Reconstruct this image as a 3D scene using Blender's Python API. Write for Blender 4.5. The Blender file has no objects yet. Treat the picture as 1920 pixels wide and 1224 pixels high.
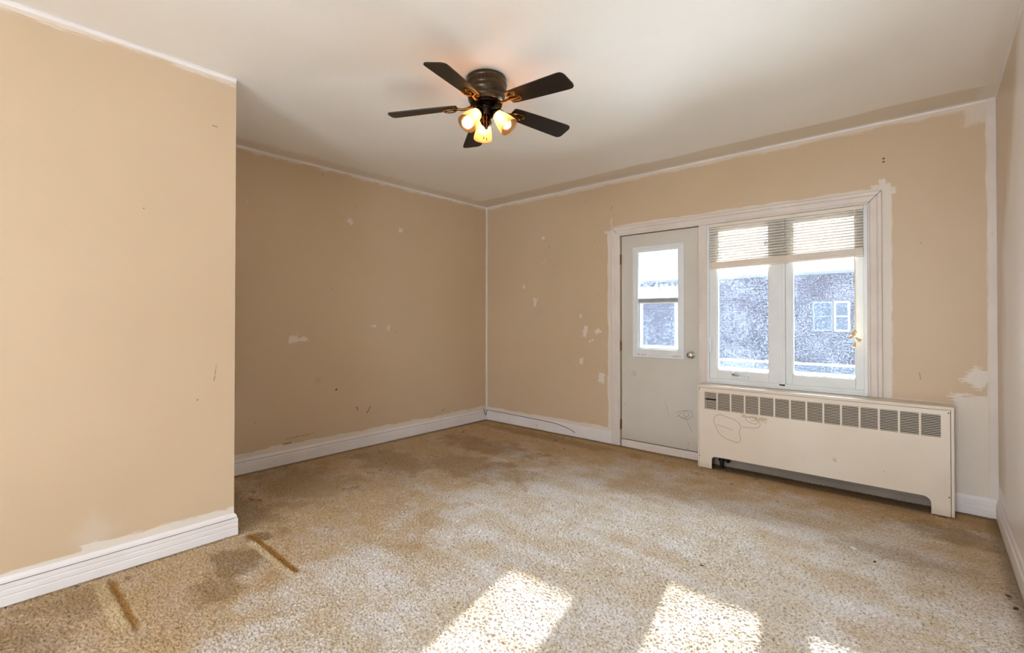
import bpy, bmesh, math, random
import numpy as np
from mathutils import Vector, Matrix, Euler

random.seed(7)
PI = math.pi
sc = bpy.context.scene
COL = sc.collection

# ------------------------------------------------------------------ camera
cam_d = bpy.data.cameras.new('camera')
cam = bpy.data.objects.new('camera', cam_d); COL.objects.link(cam)
cam_d.sensor_width = 36.0
cam_d.lens = 36.0 * 888.37 / 1920
cam_d.shift_y = -(612 - 590.685) / 1920
cam_d.clip_start = 0.02; cam_d.clip_end = 300
cam.location = (4.0181, -4.0936, 1.2012)
cam.rotation_euler = (math.radians(90.475), math.radians(-0.026), math.radians(41.375))
sc.camera = cam

# ------------------------------------------------------------------ world, sun, light, exposure
world = bpy.data.worlds.new('world'); sc.world = world
world.use_nodes = True
bg = world.node_tree.nodes['Background']
bg.inputs['Color'].default_value = (0.80, 0.91, 1.0, 1)
# hazy winter sky: pale at the horizon, much brighter higher up around the sun's height
_n, _l = world.node_tree.nodes, world.node_tree.links
_tc = _n.new('ShaderNodeTexCoord'); _sx = _n.new('ShaderNodeSeparateXYZ'); _l.new(_tc.outputs['Generated'], _sx.inputs[0])
_mr = _n.new('ShaderNodeMapRange'); _mr.interpolation_type = 'SMOOTHSTEP'; _l.new(_sx.outputs['Z'], _mr.inputs['Value'])
_mr.inputs['From Min'].default_value = 0.17; _mr.inputs['From Max'].default_value = 0.34
_mr.inputs['To Min'].default_value = 0.0; _mr.inputs['To Max'].default_value = 14.5
_my = _n.new('ShaderNodeMapRange'); _my.interpolation_type = 'SMOOTHSTEP'; _l.new(_sx.outputs['Y'], _my.inputs['Value'])   # the half of the sky that holds the sun
_my.inputs['From Min'].default_value = -0.1; _my.inputs['From Max'].default_value = 0.6
_mm = _n.new('ShaderNodeMath'); _mm.operation = 'MULTIPLY_ADD'; _l.new(_mr.outputs['Result'], _mm.inputs[0]); _l.new(_my.outputs['Result'], _mm.inputs[1])
_mm.inputs[2].default_value = 0.52
_l.new(_mm.outputs[0], bg.inputs['Strength'])

sun_d = bpy.data.lights.new('sun', 'SUN'); sun_d.energy = 9.5; sun_d.angle = math.radians(0.9)
sun_d.color = (1.0, 0.97, 0.92)
sun = bpy.data.objects.new('sun', sun_d); COL.objects.link(sun)
sun.rotation_euler = Vector((0.213, -1.0, -0.39)).to_track_quat('-Z', 'Y').to_euler()
sun.location = (1, 8, 6)

area_d = bpy.data.lights.new('side_fill_light', 'AREA'); area_d.shape = 'RECTANGLE'  # fill lamp added on the right wall behind the camera, no window there
area_d.size = 2.0; area_d.size_y = 1.7; area_d.energy = 2; area_d.color = (0.74, 0.87, 1.0)
area = bpy.data.objects.new('side_fill_light', area_d); COL.objects.link(area)
area.location = (4.30, -5.75, 1.45); area.rotation_euler = (math.radians(90), 0, math.radians(90))

rear_d = bpy.data.lights.new('rear_fill_light', 'AREA'); rear_d.shape = 'RECTANGLE'  # second added fill lamp, at the rear wall, standing for no real window
rear_d.size = 1.25; rear_d.size_y = 2.0; rear_d.energy = 46; rear_d.color = (0.74, 0.87, 1.0)
rear = bpy.data.objects.new('rear_fill_light', rear_d); COL.objects.link(rear)
rear.location = (3.66, -7.15, 1.35); rear.rotation_euler = (math.radians(90), 0, 0)

sc.view_settings.view_transform = 'Standard'
sc.view_settings.look = 'None'
sc.view_settings.gamma = 1.0
sc.view_settings.exposure = 1.60
sc.view_settings.use_curve_mapping = False
sc.cycles.use_denoising = True
sc.cycles.max_bounces = 10
sc.cycles.diffuse_bounces = 6
sc.cycles.transparent_max_bounces = 16
sc.cycles.caustics_reflective = False
sc.cycles.sample_clamp_indirect = 12.0

# ------------------------------------------------------------------ room numbers
W, H = 4.3278, 2.55
PX, PY = 1.092, -3.125        # outer corner of the near left wall
YB = -7.2                     # rear of the room, behind the camera
GX = (1.98, 2.355)            # door glass

# ------------------------------------------------------------------ node helper
def srgb(r, g, b):
    f = lambda c: (c/255/12.92) if c/255 <= 0.04045 else ((c/255+0.055)/1.055)**2.4
    return (f(r), f(g), f(b), 1.0)

class G:
    """a material's node graph with arithmetic on its sockets"""
    def __init__(s, name):
        s.m = bpy.data.materials.new(name); s.m.use_nodes = True
        s.nt = s.m.node_tree; s.N = s.nt.nodes; s.L = s.nt.links
        s.N.clear()
        s.out = s.N.new('ShaderNodeOutputMaterial')
        tc = s.N.new('ShaderNodeTexCoord'); s.co = tc.outputs['Object']
        sp = s.N.new('ShaderNodeSeparateXYZ'); s.L.new(s.co, sp.inputs[0])
        s.x, s.y, s.z = (V(s, o) for o in sp.outputs)
    def link(s, a, inp):
        if isinstance(a, V): s.L.new(a.o, inp)
        elif isinstance(a, bpy.types.NodeSocket): s.L.new(a, inp)
        elif isinstance(a, (tuple, list)): inp.default_value = tuple(a)[:len(inp.default_value)]
        else: inp.default_value = a
    def math(s, op, a, b=None, c=None, clamp=False):
        n = s.N.new('ShaderNodeMath'); n.operation = op; n.use_clamp = clamp
        s.link(a, n.inputs[0])
        if b is not None: s.link(b, n.inputs[1])
        if c is not None: s.link(c, n.inputs[2])
        return V(s, n.outputs[0])
    def vec(s, x, y, z):
        n = s.N.new('ShaderNodeCombineXYZ')
        for i, a in enumerate((x, y, z)): s.link(a, n.inputs[i])
        return n.outputs[0]
    def noise(s, scale, detail=3, co=None, rough=0.55, dist=0.0):
        n = s.N.new('ShaderNodeTexNoise')
        s.link(co if co is not None else s.co, n.inputs['Vector'])
        n.inputs['Scale'].default_value = scale; n.inputs['Detail'].default_value = detail
        n.inputs['Roughness'].default_value = rough; n.inputs['Distortion'].default_value = dist
        return V(s, n.outputs['Fac']) - 0.5
    def step(s, x, e0, e1):            # smooth 0..1 between e0 and e1
        n = s.N.new('ShaderNodeMapRange'); n.interpolation_type = 'SMOOTHSTEP'
        s.link(x, n.inputs['Value']); n.inputs['From Min'].default_value = e0; n.inputs['From Max'].default_value = e1
        return V(s, n.outputs['Result'])
    def mix(s, f, a, b):
        n = s.N.new('ShaderNodeMix'); n.data_type = 'RGBA'; n.clamp_factor = True
        s.link(f, n.inputs['Factor']); s.link(a, n.inputs['A']) if False else None
        for k, v in ((6, a), (7, b)): s.link(v, n.inputs[k])
        return n.outputs[2]
    def mx(s, *a):
        r = a[0]
        for k in a[1:]: r = s.math('MAXIMUM', r, k)
        return r
    def mn(s, *a):
        r = a[0]
        for k in a[1:]: r = s.math('MINIMUM', r, k)
        return r
    def ab(s, a): return s.math('ABSOLUTE', a)
    def bump(s, h, strength=0.3, dist=0.002):
        n = s.N.new('ShaderNodeBump'); s.link(h, n.inputs['Height'])
        n.inputs['Strength'].default_value = strength; n.inputs['Distance'].default_value = dist
        return n.outputs[0]
    def surf(s, color, rough=0.6, normal=None, metallic=0.0, spec=0.4, coat=0.0):
        n = s.N.new('ShaderNodeBsdfPrincipled')
        s.link(color, n.inputs['Base Color']); s.link(rough, n.inputs['Roughness'])
        s.link(metallic, n.inputs['Metallic']); s.link(spec, n.inputs['Specular IOR Level'])
        if coat: n.inputs['Coat Weight'].default_value = coat
        if normal is not None: s.L.new(normal, n.inputs['Normal'])
        s.L.new(n.outputs[0], s.out.inputs['Surface'])
        return s.m

class V:
    def __init__(s, g, o): s.g, s.o = g, o
    def __add__(s, b): return s.g.math('ADD', s, b)
    __radd__ = __add__
    def __sub__(s, b): return s.g.math('SUBTRACT', s, b)
    def __rsub__(s, b): return s.g.math('SUBTRACT', b, s)
    def __mul__(s, b): return s.g.math('MULTIPLY', s, b)
    __rmul__ = __mul__

def simple(name, col, rough=0.5, metallic=0.0, spec=0.4, nscale=0, namp=0.0, bump=0.0):
    g = G(name)
    c = col
    if nscale:
        n = g.noise(nscale, 4)
        c = g.mix(g.step(n, -0.2, 0.25), tuple(v*(1-namp) for v in col[:3])+(1,), tuple(min(1, v*(1+namp*0.6)) for v in col[:3])+(1,))
    nm = g.bump(g.noise(nscale*6 or 80, 3), bump, 0.001) if bump else None
    return g.surf(c, rough, nm, metallic, spec)

# ------------------------------------------------------------------ mesh helper
def new_obj(name, bm, m, parent=None, smooth=False, kind=None):
    me = bpy.data.meshes.new(name)
    bmesh.ops.recalc_face_normals(bm, faces=bm.faces[:])
    bm.to_mesh(me); bm.free()
    if smooth:
        for p in me.polygons: p.use_smooth = True
        if smooth != 'all': me.set_sharp_from_angle(angle=math.radians(38))
    me.materials.append(m)
    o = bpy.data.objects.new(name, me); COL.objects.link(o)
    if parent:
        o.parent = parent
    if kind: o['kind'] = kind
    return o

def thing(name, label, cat, loc=(0, 0, 0), group=None):
    o = bpy.data.objects.new(name, None); COL.objects.link(o)
    o.location = loc; o['label'] = label; o['category'] = cat; o.empty_display_size = 0.05
    if group: o['group'] = group
    return o
def tag(o, label, cat, group=None):
    o['label'] = label; o['category'] = cat
    if group: o['group'] = group
    return o

def box(bm, x0, x1, y0, y1, z0, z1, bev=0.0, M=None):
    r = bmesh.ops.create_cube(bm, size=1.0)
    vs = r['verts']
    for v in vs:
        v.co = Vector(((x0+x1)/2 + v.co.x*(x1-x0), (y0+y1)/2 + v.co.y*(y1-y0), (z0+z1)/2 + v.co.z*(z1-z0)))
    if bev:
        es = list({e for v in vs for e in v.link_edges})
        rb = bmesh.ops.bevel(bm, geom=es, offset=bev, segments=2, profile=0.6, affect='EDGES')
        vs = list({v for f in rb['faces'] for v in f.verts} | {v for v in vs if v.is_valid})
    if M is not None: bmesh.ops.transform(bm, matrix=M, verts=vs)
    return vs

def frame(bm, x0, x1, z0, z1, w, y0, y1, bev=0.002, ws=None):
    """a rectangular picture-frame ring in the xz plane; ws = left,right,bottom,top widths"""
    l, r, b, t = ws or (w, w, w, w)
    box(bm, x0, x0+l, y0, y1, z0, z1, bev); box(bm, x1-r, x1, y0, y1, z0, z1, bev)
    box(bm, x0+l, x1-r, y0, y1, z0, z0+b, bev); box(bm, x0+l, x1-r, y0, y1, z1-t, z1, bev)

def tube(bm, pts, r, seg=10, cap=True):
    pts = [Vector(p) for p in pts]
    rs = r if isinstance(r, (list, tuple)) else [r]*len(pts)
    rings = []
    t0 = (pts[1]-pts[0]).normalized()
    n = t0.orthogonal().normalized()
    for i, p in enumerate(pts):
        t = ((pts[min(i+1, len(pts)-1)]-pts[max(i-1, 0)])).normalized()
        n = (n - t*n.dot(t)).normalized(); b = t.cross(n)
        rings.append([bm.verts.new(p + (n*math.cos(a)+b*math.sin(a))*rs[i]) for a in (2*PI*k/seg for k in range(seg))])
    for A, B in zip(rings, rings[1:]):
        for k in range(seg): bm.faces.new((A[k], A[(k+1) % seg], B[(k+1) % seg], B[k]))
    if cap: bm.faces.new(rings[0][::-1]); bm.faces.new(rings[-1])

def lathe(bm, prof, seg=48, M=None, wob=None, close=False):
    rings = []
    vs = []
    for i, (r, z) in enumerate(prof):
        if r < 1e-6:
            v = bm.verts.new((0, 0, z)); rings.append([v]); vs.append(v); continue
        ring = []
        for k in range(seg):
            a = 2*PI*k/seg
            rr = r + (wob(i, a) if wob else 0)
            ring.append(bm.verts.new((rr*math.cos(a), rr*math.sin(a), z)))
        rings.append(ring); vs += ring
    for A, B in zip(rings, rings[1:]):
        for k in range(seg):
            a0, a1 = A[k % len(A)], A[(k+1) % len(A)]; b0, b1 = B[k % len(B)], B[(k+1) % len(B)]
            f = []
            for v in (a0, a1, b1, b0):
                if v not in f: f.append(v)
            if len(f) > 2: bm.faces.new(f)
    if M is not None: bmesh.ops.transform(bm, matrix=M, verts=vs)
    return vs

def prism(bm, pts, y0, y1):
    """polygon given in (x, z), extruded along y"""
    a = [bm.verts.new((x, y0, z)) for x, z in pts]; b = [bm.verts.new((x, y1, z)) for x, z in pts]
    bm.faces.new(a); bm.faces.new(b[::-1])
    n = len(pts)
    for i in range(n): bm.faces.new((a[i], b[i], b[(i+1) % n], a[(i+1) % n]))

def moulding(bm, path, prof, side=1):
    """profile (offset from wall, z) swept along a 2D path with mitred corners"""
    P = [Vector((x, y)) for x, y in path]
    dirs = [(P[i+1]-P[i]).normalized() for i in range(len(P)-1)]
    nrm = [Vector((-d.y, d.x))*side for d in dirs]
    rings = []
    for i, p in enumerate(P):
        if i == 0: m = nrm[0]
        elif i == len(P)-1: m = nrm[-1]
        else:
            m = nrm[i-1]+nrm[i]; m = m/m.dot(nrm[i])
        rings.append([bm.verts.new((p.x+m.x*d, p.y+m.y*d, z)) for d, z in prof])
    for A, B in zip(rings, rings[1:]):
        for k in range(len(prof)-1): bm.faces.new((A[k], A[k+1], B[k+1], B[k]))
        bm.faces.new((A[-1], A[0], B[0], B[-1]))
    bm.faces.new(rings[0]); bm.faces.new(rings[-1][::-1])

def ribbon(bm, pts, w, n=Vector((0, -1, 0)), t=0.0006):
    """a thin raised pen line lying on a surface of normal n"""
    pts = [Vector(p) for p in pts]
    L = []
    for i, p in enumerate(pts):
        d = (pts[min(i+1, len(pts)-1)]-pts[max(i-1, 0)]).normalized(); s = d.cross(n).normalized()*w/2
        L.append([bm.verts.new(p+s), bm.verts.new(p+s*0.5+n*t), bm.verts.new(p-s*0.5+n*t), bm.verts.new(p-s)])
    for A, B in zip(L, L[1:]):
        for k in range(3): bm.faces.new((A[k], A[k+1], B[k+1], B[k]))

def spline(pts, n=8):
    pts = [Vector(p) for p in pts]; out = []
    for i in range(len(pts)-1):
        p0, p1, p2, p3 = pts[max(i-1, 0)], pts[i], pts[i+1], pts[min(i+2, len(pts)-1)]
        for k in range(n):
            t = k/n
            out.append(0.5*((2*p1)+(p2-p0)*t+(2*p0-5*p1+4*p2-p3)*t*t+(3*p1-p0-3*p2+p3)*t**3))
    out.append(pts[-1]); return out

# ------------------------------------------------------------------ materials
TAN = srgb(205, 182, 152)
TAN_D = srgb(200, 176, 145)
WHITE = srgb(226, 217, 210)
PLASTER = srgb(222, 212, 200)

def wall_paint(name, whites, base=TAN, base2=TAN_D, rough=0.42, darks=None, haze=None, white=PLASTER):
    g = G(name)
    n1 = g.noise(0.9, 3)
    c = g.mix(g.step(n1, -0.25, 0.25), base2, base)
    if haze: c = haze(g, c)
    m = whites(g)
    c = g.mix(m, c, white)
    if darks: c = g.mix(darks(g), c, srgb(70, 50, 45))
    nm = g.bump(g.noise(170, 3) + g.noise(35, 2)*0.7, 0.22, 0.0012)
    return g.surf(c, rough, nm, spec=0.35)

def patch(g, u, v, cu, cv, hu, hv, n, amp=0.012, e=0.004, rot=0.0):
    du, dv = u-cu, v-cv
    if rot:
        c, s = math.cos(rot), math.sin(rot)
        du, dv = du*c + dv*s, dv*c - du*s
    d = g.mx(g.ab(du)-hu, g.ab(dv)-hv) + n*amp
    return g.step(d*-1.0, -e, e)

def whites_back(g):
    x, z = g.x, g.z
    n = g.noise(28, 4, rough=0.7); nb = g.noise(5, 3)
    brush = g.noise(1, 4, g.vec(x*14, 0.0, z*130))           # horizontal bristle streaks
    brushv = g.noise(1, 4, g.vec(x*130, 0.0, z*10))
    ms = []
    # filler patches
    for cx, cz, hx, hz, r in ((0.861, 2.085, .022, .016, 0.4), (0.883, 1.828, .006, .028, -.6), (0.588, 1.568, .014, .02, .3), (0.75, 1.39, .020, .052, 0),
                              (0.765, 1.40, .045, .008, .7), (1.342, 1.234, .014, .022, 0), (1.399, 1.077, .026, .062, -.25), (1.542, 1.075, .036, .026, .5),
                              (1.47, 0.985, .03, .006, .5), (1.354, 0.772, .022, .034, 0), (1.59, 0.618, .036, .05, -.2), (0.66, 1.62, .004, .016, .4)):
        ms.append(patch(g, x, z, cx, cz, hx*.9, hz*.9, n, .075, .004, r))
    # white brushed round the door and window casing
    ms.append(patch(g, x, z, 1.70, 1.0, .042, 1.06, nb*1.0+brushv*0.3, .05, .004))
    ms.append(patch(g, x, z, 2.74, 2.06, 1.03, .044, nb+brush*0.3, .05, .004)*g.step(x, 1.6, 1.9))
    ms.append(patch(g, x, z, 3.775, 1.38, .055, .745, nb*0.7+brushv*0.7, .04, .006))
    ms.append(patch(g, x, z, 3.84, 2.07, .012, .022, brush+n, .04, .005))
    ms.append(patch(g, x, z, 1.67, 2.05, .045, .012, brush+n, .03, .005))
    ms.append(patch(g, x, z, 1.70, 2.11, .008, .07, brushv, .02, .004)*0.6)
    ms.append(patch(g, x, z, 3.785, 2.125, .02, .03, brushv+n, .05, .006))
    # above the baseboards, under the ceiling, in the corners
    ms.append(patch(g, x, z, 0.85, 0.05, 0.95, .098, nb*1.0+brush*0.5, .045, .005))
    ms.append(patch(g, x, z, 2.1, 2.55, 3.0, .040, nb*1.2+brush*0.7, .06, .012)*0.75)
    ms.append(patch(g, x, z, 0.0, 1.3, .022, 2.0, nb, .02, .003))
    ms.append(patch(g, x, z, 4.312, 1.3, .028, 2.0, nb*0.8+brushv*0.3, .03, .003))
    ms.append(patch(g, x, z, 4.26, 2.50, .07, .09, n+brushv, .06, .02)*0.7)
    # large primed area low in the right corner
    ms.append(patch(g, x, z, 4.36, 0.30, .23, .42, brush*1.6+nb, .10, .008))
    ms.append(patch(g, x, z, 4.24, 0.84, .05, .055, brush*1.6+n, .06, .01, -.6))
    ms.append(patch(g, x, z, 3.3, 0.25, .9, .42, nb, .02, .01))
    return g.mx(*ms)*(g.noise(60, 3)*0.25+0.92)

def darks_back(g):
    x, z = g.x, g.z
    ms = [patch(g, x, z, 3.790, 2.297, .006, .005, g.noise(90), .004, .002), patch(g, x, z, 3.790, 2.275, .006, .005, g.noise(90), .004, .002),
          patch(g, x, z, 1.705, 2.292, .004, .006, g.noise(90), .01, .003)*0.7, patch(g, x, z, 1.70, 2.27, .004, .005, g.noise(90), .01, .003)*0.6,
          patch(g, x, z, 3.98, 1.70, .003, .003, g.noise(90), .002, .002)*0.7, patch(g, x, z, 3.97, 0.83, .003, .022, g.noise(90), .01, .003, .2)*0.4]
    specks = g.step(g.noise(26, 2, rough=0.2), 0.275, 0.305)*0.3*g.step(x, 2.2, 1.2)
    return g.mx(*ms, specks)

def whites_left(g):
    y, z = g.y, g.z
    n = g.noise(28, 4, rough=0.7); nb = g.noise(4, 3)
    brush = g.noise(1, 4, g.vec(0.0, y*14, z*130))
    ms = [patch(g, y, z, cy, cz, hy*.9, hz*.85, n, .085, .005, r) for cy, cz, hy, hz, r in
          ((-1.80, 2.105, .035, .024, -.5), (-1.236, 2.099, .022, .022, -.3), (-2.27, 1.025, .085, .022, .05), (-2.31, 1.035, .04, .026, .3),
           (-1.548, 1.134, .026, .015, .1), (-1.38, 1.106, .014, .03, 0), (-2.68, 2.12, .006, .006, 0))]
    ms.append(patch(g, y, z, -1.6, 0.04, 2.2, .115, nb*1.3+brush*0.5, .06, .005))
    ms.append(patch(g, y, z, -1.6, 2.55, 2.2, .030, nb*1.4+brush*0.9, .07, .010)*0.8)
    ms.append(patch(g, y, z, 0.0, 1.3, .014, 2.0, nb, .02, .003))
    ms.append(patch(g, y, z, -1.5, 0.14, .5, .006, brush+nb, .02, .005))
    return g.mx(*ms)*(g.noise(60, 3)*0.25+0.92)

def darks_left(g):
    y, z = g.y, g.z
    nz = g.noise(60, 3)
    ms = [patch(g, y, z, -1.93, 0.565, .010, .006, nz, .006, .003, .4), patch(g, y, z, -2.26, 0.205, .12, .002, nz, .035, .003, .04)*0.5,
          patch(g, y, z, -2.36, 0.165, .03, .004, nz, .02, .003)*0.8, patch(g, y, z, -1.72, .365, .004, .02, nz, .01, .003, .5)*0.8,
          patch(g, y, z, -1.60, .335, .004, .035, nz, .012, .003, -.6)*0.8, patch(g, y, z, -0.68, .20, .04, .003, nz, .02, .003, .3)*0.7,
          patch(g, y, z, -2.10, .66, .03, .03, nz, .06, .02)*0.12]
    return g.mx(*ms, g.step(g.noise(22, 2, rough=0.2), 0.29, 0.315)*0.25)

def whites_part(g):
    y, z = g.y, g.z
    n = g.noise(30, 4); nb = g.noise(4.5, 3)
    brush = g.noise(1, 4, g.vec(0.0, y*10, z*140))
    ms = [patch(g, y, z, -4.4, 0.05, 0.67, .082, nb*0.7+brush*0.6, .03, .004),
          patch(g, y, z, -3.42, 0.05, 0.335, .105, nb+brush*1.0, .05, .004),
          patch(g, y, z, -3.56, 0.13, 0.17, .018, nb+brush*1.2, .05, .004, -.05),
          patch(g, y, z, -4.5, 2.55, 2.5, .036, nb*1.0+brush*1.3, .06, .010)*0.8]
    ghost = g.step(g.ab(y+3.72)+g.ab(z-0.20)*0.8+n*0.06, 0.13, 0.02)*0.30
    return g.mx(*ms, ghost)*(g.noise(60, 3)*0.25+0.92)

def darks_part(g):
    y, z = g.y, g.z
    nz = g.noise(60, 3)
    ms = [patch(g, y, z, -3.222, 0.905, .0025, .045, nz, .01, .002, -.12)*0.45, patch(g, y, z, -3.305, .77, .004, .003, nz, .003, .002)*0.8,
          patch(g, y, z, -3.23, 2.255, .012, .0016, nz, .002, .0015, -.1), patch(g, y, z, -3.54, 1.75, .002, .002, nz, .002, .002)]
    return g.mx(*ms)

def whites_and_glow_right(g):
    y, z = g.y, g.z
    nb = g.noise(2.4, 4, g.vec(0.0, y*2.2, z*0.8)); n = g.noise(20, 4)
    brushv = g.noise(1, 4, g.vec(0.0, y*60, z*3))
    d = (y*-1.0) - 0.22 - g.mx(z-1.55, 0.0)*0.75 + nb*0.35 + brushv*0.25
    big = g.step(d, -0.08, 0.22)*0.92  # window light glancing off this wall, painted in as pale streaky colour
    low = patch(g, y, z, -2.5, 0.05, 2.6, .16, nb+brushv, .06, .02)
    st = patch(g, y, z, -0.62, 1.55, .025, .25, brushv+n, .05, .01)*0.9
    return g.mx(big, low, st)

M_back = wall_paint('tan_wall_paint_window_side', whites_back, darks=darks_back)
M_left = wall_paint('tan_wall_paint_far_left', whites_left, darks=darks_left, rough=0.38)
M_part = wall_paint('tan_wall_paint_near_left', whites_part, darks=darks_part, base=srgb(204, 180, 150), base2=srgb(199, 175, 145))
M_right = wall_paint('beige_wall_right_painted_glow', whites_and_glow_right, base=srgb(208, 188, 166), base2=srgb(203, 183, 160), rough=0.3, white=srgb(236, 232, 232))

def ceiling_mat():
    g = G('ceiling_paint')
    n = g.noise(1.1, 4); fine = g.noise(2.2, 5, g.vec(g.x*1.0, g.y*5.0, 0.0))
    c = g.mix(g.step(n, -0.25, 0.3), srgb(236, 231, 224), srgb(241, 238, 233))
    # brushed touch-up bands along the walls
    b1 = g.step(g.ab(g.y+0.14+g.x*0.0)+fine*0.10, 0.13, 0.10)
    b2 = g.step(g.x*1.0+fine*0.15, 0.22, 0.12)
    b3 = g.step(g.ab(g.x-PX-0.0)+fine*0.1, 0.10, 0.06)*g.step(g.y, PY+0.1, PY)
    b4 = g.step(W-g.x+fine*0.06, 0.10, 0.05)
    c = g.mix(g.mx(b1, b2*0.7)*0.55, c, srgb(206, 188, 160))
    c = g.mix(g.mx(g.step(g.y*-1.0+fine*0.02, 0.022, 0.014), b4*0.8, b3*0.3), c, srgb(232, 226, 218))
    nm = g.bump(g.noise(150, 3) + g.noise(40, 2)*0.6, 0.25, 0.0012)
    return g.surf(c, 0.55, nm, spec=0.3)
M_ceil = ceiling_mat()

def trim_mat(name, col, col2, rough=0.4, dirt=0.35):
    g = G(name)
    c = g.mix(g.step(g.noise(3, 4), -0.2, 0.3), col2, col)
    c = g.mix(g.step(g.noise(38, 3, rough=0.3), 0.24, 0.32)*dirt, c, srgb(120, 95, 75))
    nm = g.bump(g.noise(1, 3, g.vec(g.x*18, g.y*18, g.z*90)), 0.15, 0.001)
    return g.surf(c, rough, nm)
M_trim = trim_mat('white_trim_paint', srgb(232, 226, 224), srgb(222, 215, 212))
M_casing = trim_mat('casing_paint', srgb(226, 216, 208), srgb(214, 202, 193), 0.45, 0.15)
M_vinyl = simple('white_vinyl_frame', srgb(226, 228, 228), 0.3, nscale=8, namp=0.04)
M_crack = simple('dark_joint', srgb(60, 42, 32), 0.8)
M_dark = simple('black_metal', srgb(22, 18, 16), 0.45, 0.6)
M_brass = simple('old_brass', srgb(150, 112, 52), 0.35, 1.0, nscale=60, namp=0.3)
M_chrome = simple('chrome', srgb(205, 200, 198), 0.12, 1.0)
M_ink = simple('pencil_line', srgb(92, 78, 70), 0.8)
M_red = simple('red_crayon', srgb(176, 70, 60), 0.8)

def door_mat():
    g = G('door_paint')
    x, z = g.x, g.z
    c = g.mix(g.step(g.noise(2, 4), -0.2, 0.25), srgb(201, 195, 184), srgb(208, 203, 193))
    n = g.noise(70, 3, rough=0.4)
    edge = g.mx(g.step(x, 1.90, 1.80), g.step(z, 0.16, 0.03), patch(g, x, z, 1.86, 0.76, .05, .03, n, .15, .01))
    d = g.step(n + edge*0.06, 0.275, 0.30)
    c = g.mix(d*g.step(edge, 0.1, 0.5)*0.85, c, srgb(95, 65, 40))
    c = g.mix(g.mx(patch(g, x, z, 1.93, 0.69, .012, .012, n, .16, .01)*0.35, patch(g, x, z, 2.44, 0.10, .002, .03, n, .05, .003)*0.6,
                   g.step(z + g.noise(3)*0.1, 0.22, 0.0)*0.25), c, srgb(150, 120, 90))
    return g.surf(c, 0.42, g.bump(g.noise(160, 2), 0.12, 0.001))
M_door = door_mat()

def cover_mat():
    g = G('radiator_cover_enamel')
    x, z = g.x, g.z
    n = g.noise(14, 4)
    c = g.mix(g.step(g.noise(2.5, 4), -0.2, 0.25), srgb(222, 208, 190), srgb(228, 216, 201))
    nf = g.noise(55, 3)
    st = g.mx(patch(g, x, z, 3.52, 0.23, .006, .008, nf, .06, .006)*0.6, patch(g, x, z, 3.57, 0.235, .003, .003, nf, .04, .005)*0.4,
              patch(g, x, z, 3.02, 0.454, .09, .008, nf, .07, .006, -.06)*0.6, patch(g, x, z, 3.07, 0.432, .03, .006, n, .03, .006, -.3)*0.4,
              g.step(z+g.noise(4)*0.05, 0.07, 0.0)*0.3)
    c = g.mix(st, c, srgb(176, 146, 106))
    specks = g.step(g.noise(60, 3, rough=0.3), 0.25, 0.30)
    c = g.mix(specks*0.5, c, srgb(130, 105, 80))
    return g.surf(c, 0.38, g.bump(g.noise(140, 2), 0.1, 0.001))
M_cover = cover_mat()
M_darkplate = simple('dark_plate_paint', srgb(54, 42, 32), 0.7, nscale=10, namp=0.3)

def glass_mat(name, lo, hi, sc1, col=(0.62, 0.76, 1.0, 1), streak=0.0, hz=None):
    """dirty window pane: clear glass with specks and film of dust that scatter the sun"""
    g = G(name)
    n = g.noise(sc1, 5, rough=0.75); big = g.noise(3.5, 3)
    f = g.step(n + big*0.22, -0.06, 0.18)
    if streak:
        s = g.noise(1, 4, g.vec(g.x*90, 0.0, g.z*4), rough=0.7)
        f = g.mx(f*0.8, g.step(s + big*0.4, 0.05, 0.25)*streak)
    specks = g.step(g.noise(230, 2, rough=0.4), 0.15, 0.22)
    f = f*(hi-lo) + lo
    f = g.mx(f, specks*min(0.75, hi*1.8))
    if hz: f = g.mx(f, hz(g))
    tr = g.N.new('ShaderNodeBsdfTransparent'); tr.inputs[0].default_value = (0.97, 0.985, 0.99, 1)
    tl = g.N.new('ShaderNodeBsdfTranslucent'); tl.inputs[0].default_value = col
    gl = g.N.new('ShaderNodeBsdfGlossy'); gl.inputs['Roughness'].default_value = 0.03
    m1 = g.N.new('ShaderNodeMixShader'); g.link(f, m1.inputs[0]); g.L.new(tr.outputs[0], m1.inputs[1]); g.L.new(tl.outputs[0], m1.inputs[2])
    fr = g.N.new('ShaderNodeFresnel'); fr.inputs['IOR'].default_value = 1.45
    m2 = g.N.new('ShaderNodeMixShader'); g.L.new(fr.outputs[0], m2.inputs[0]); g.L.new(m1.outputs[0], m2.inputs[1]); g.L.new(gl.outputs[0], m2.inputs[2])
    g.L.new(m2.outputs[0], g.out.inputs['Surface'])
    return g.m
M_glassL = glass_mat('dusty_glass_speckled', 0.006, 0.072, 105)
M_glassR = glass_mat('dusty_glass_streaked', 0.006, 0.064, 95, streak=0.8)
M_glassDU = glass_mat('dusty_glass_upper', 0.006, 0.05, 60, hz=lambda g: g.step(g.z + g.noise(40, 4)*0.25, 1.56, 1.42)*0.12)
M_glassDL = glass_mat('dusty_glass_lower', 0.014, 0.045, 50, hz=lambda g: g.step(g.mn(g.z-0.93, g.x-1.98, 2.345-g.x), 0.05, 0.0)*0.12)

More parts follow.
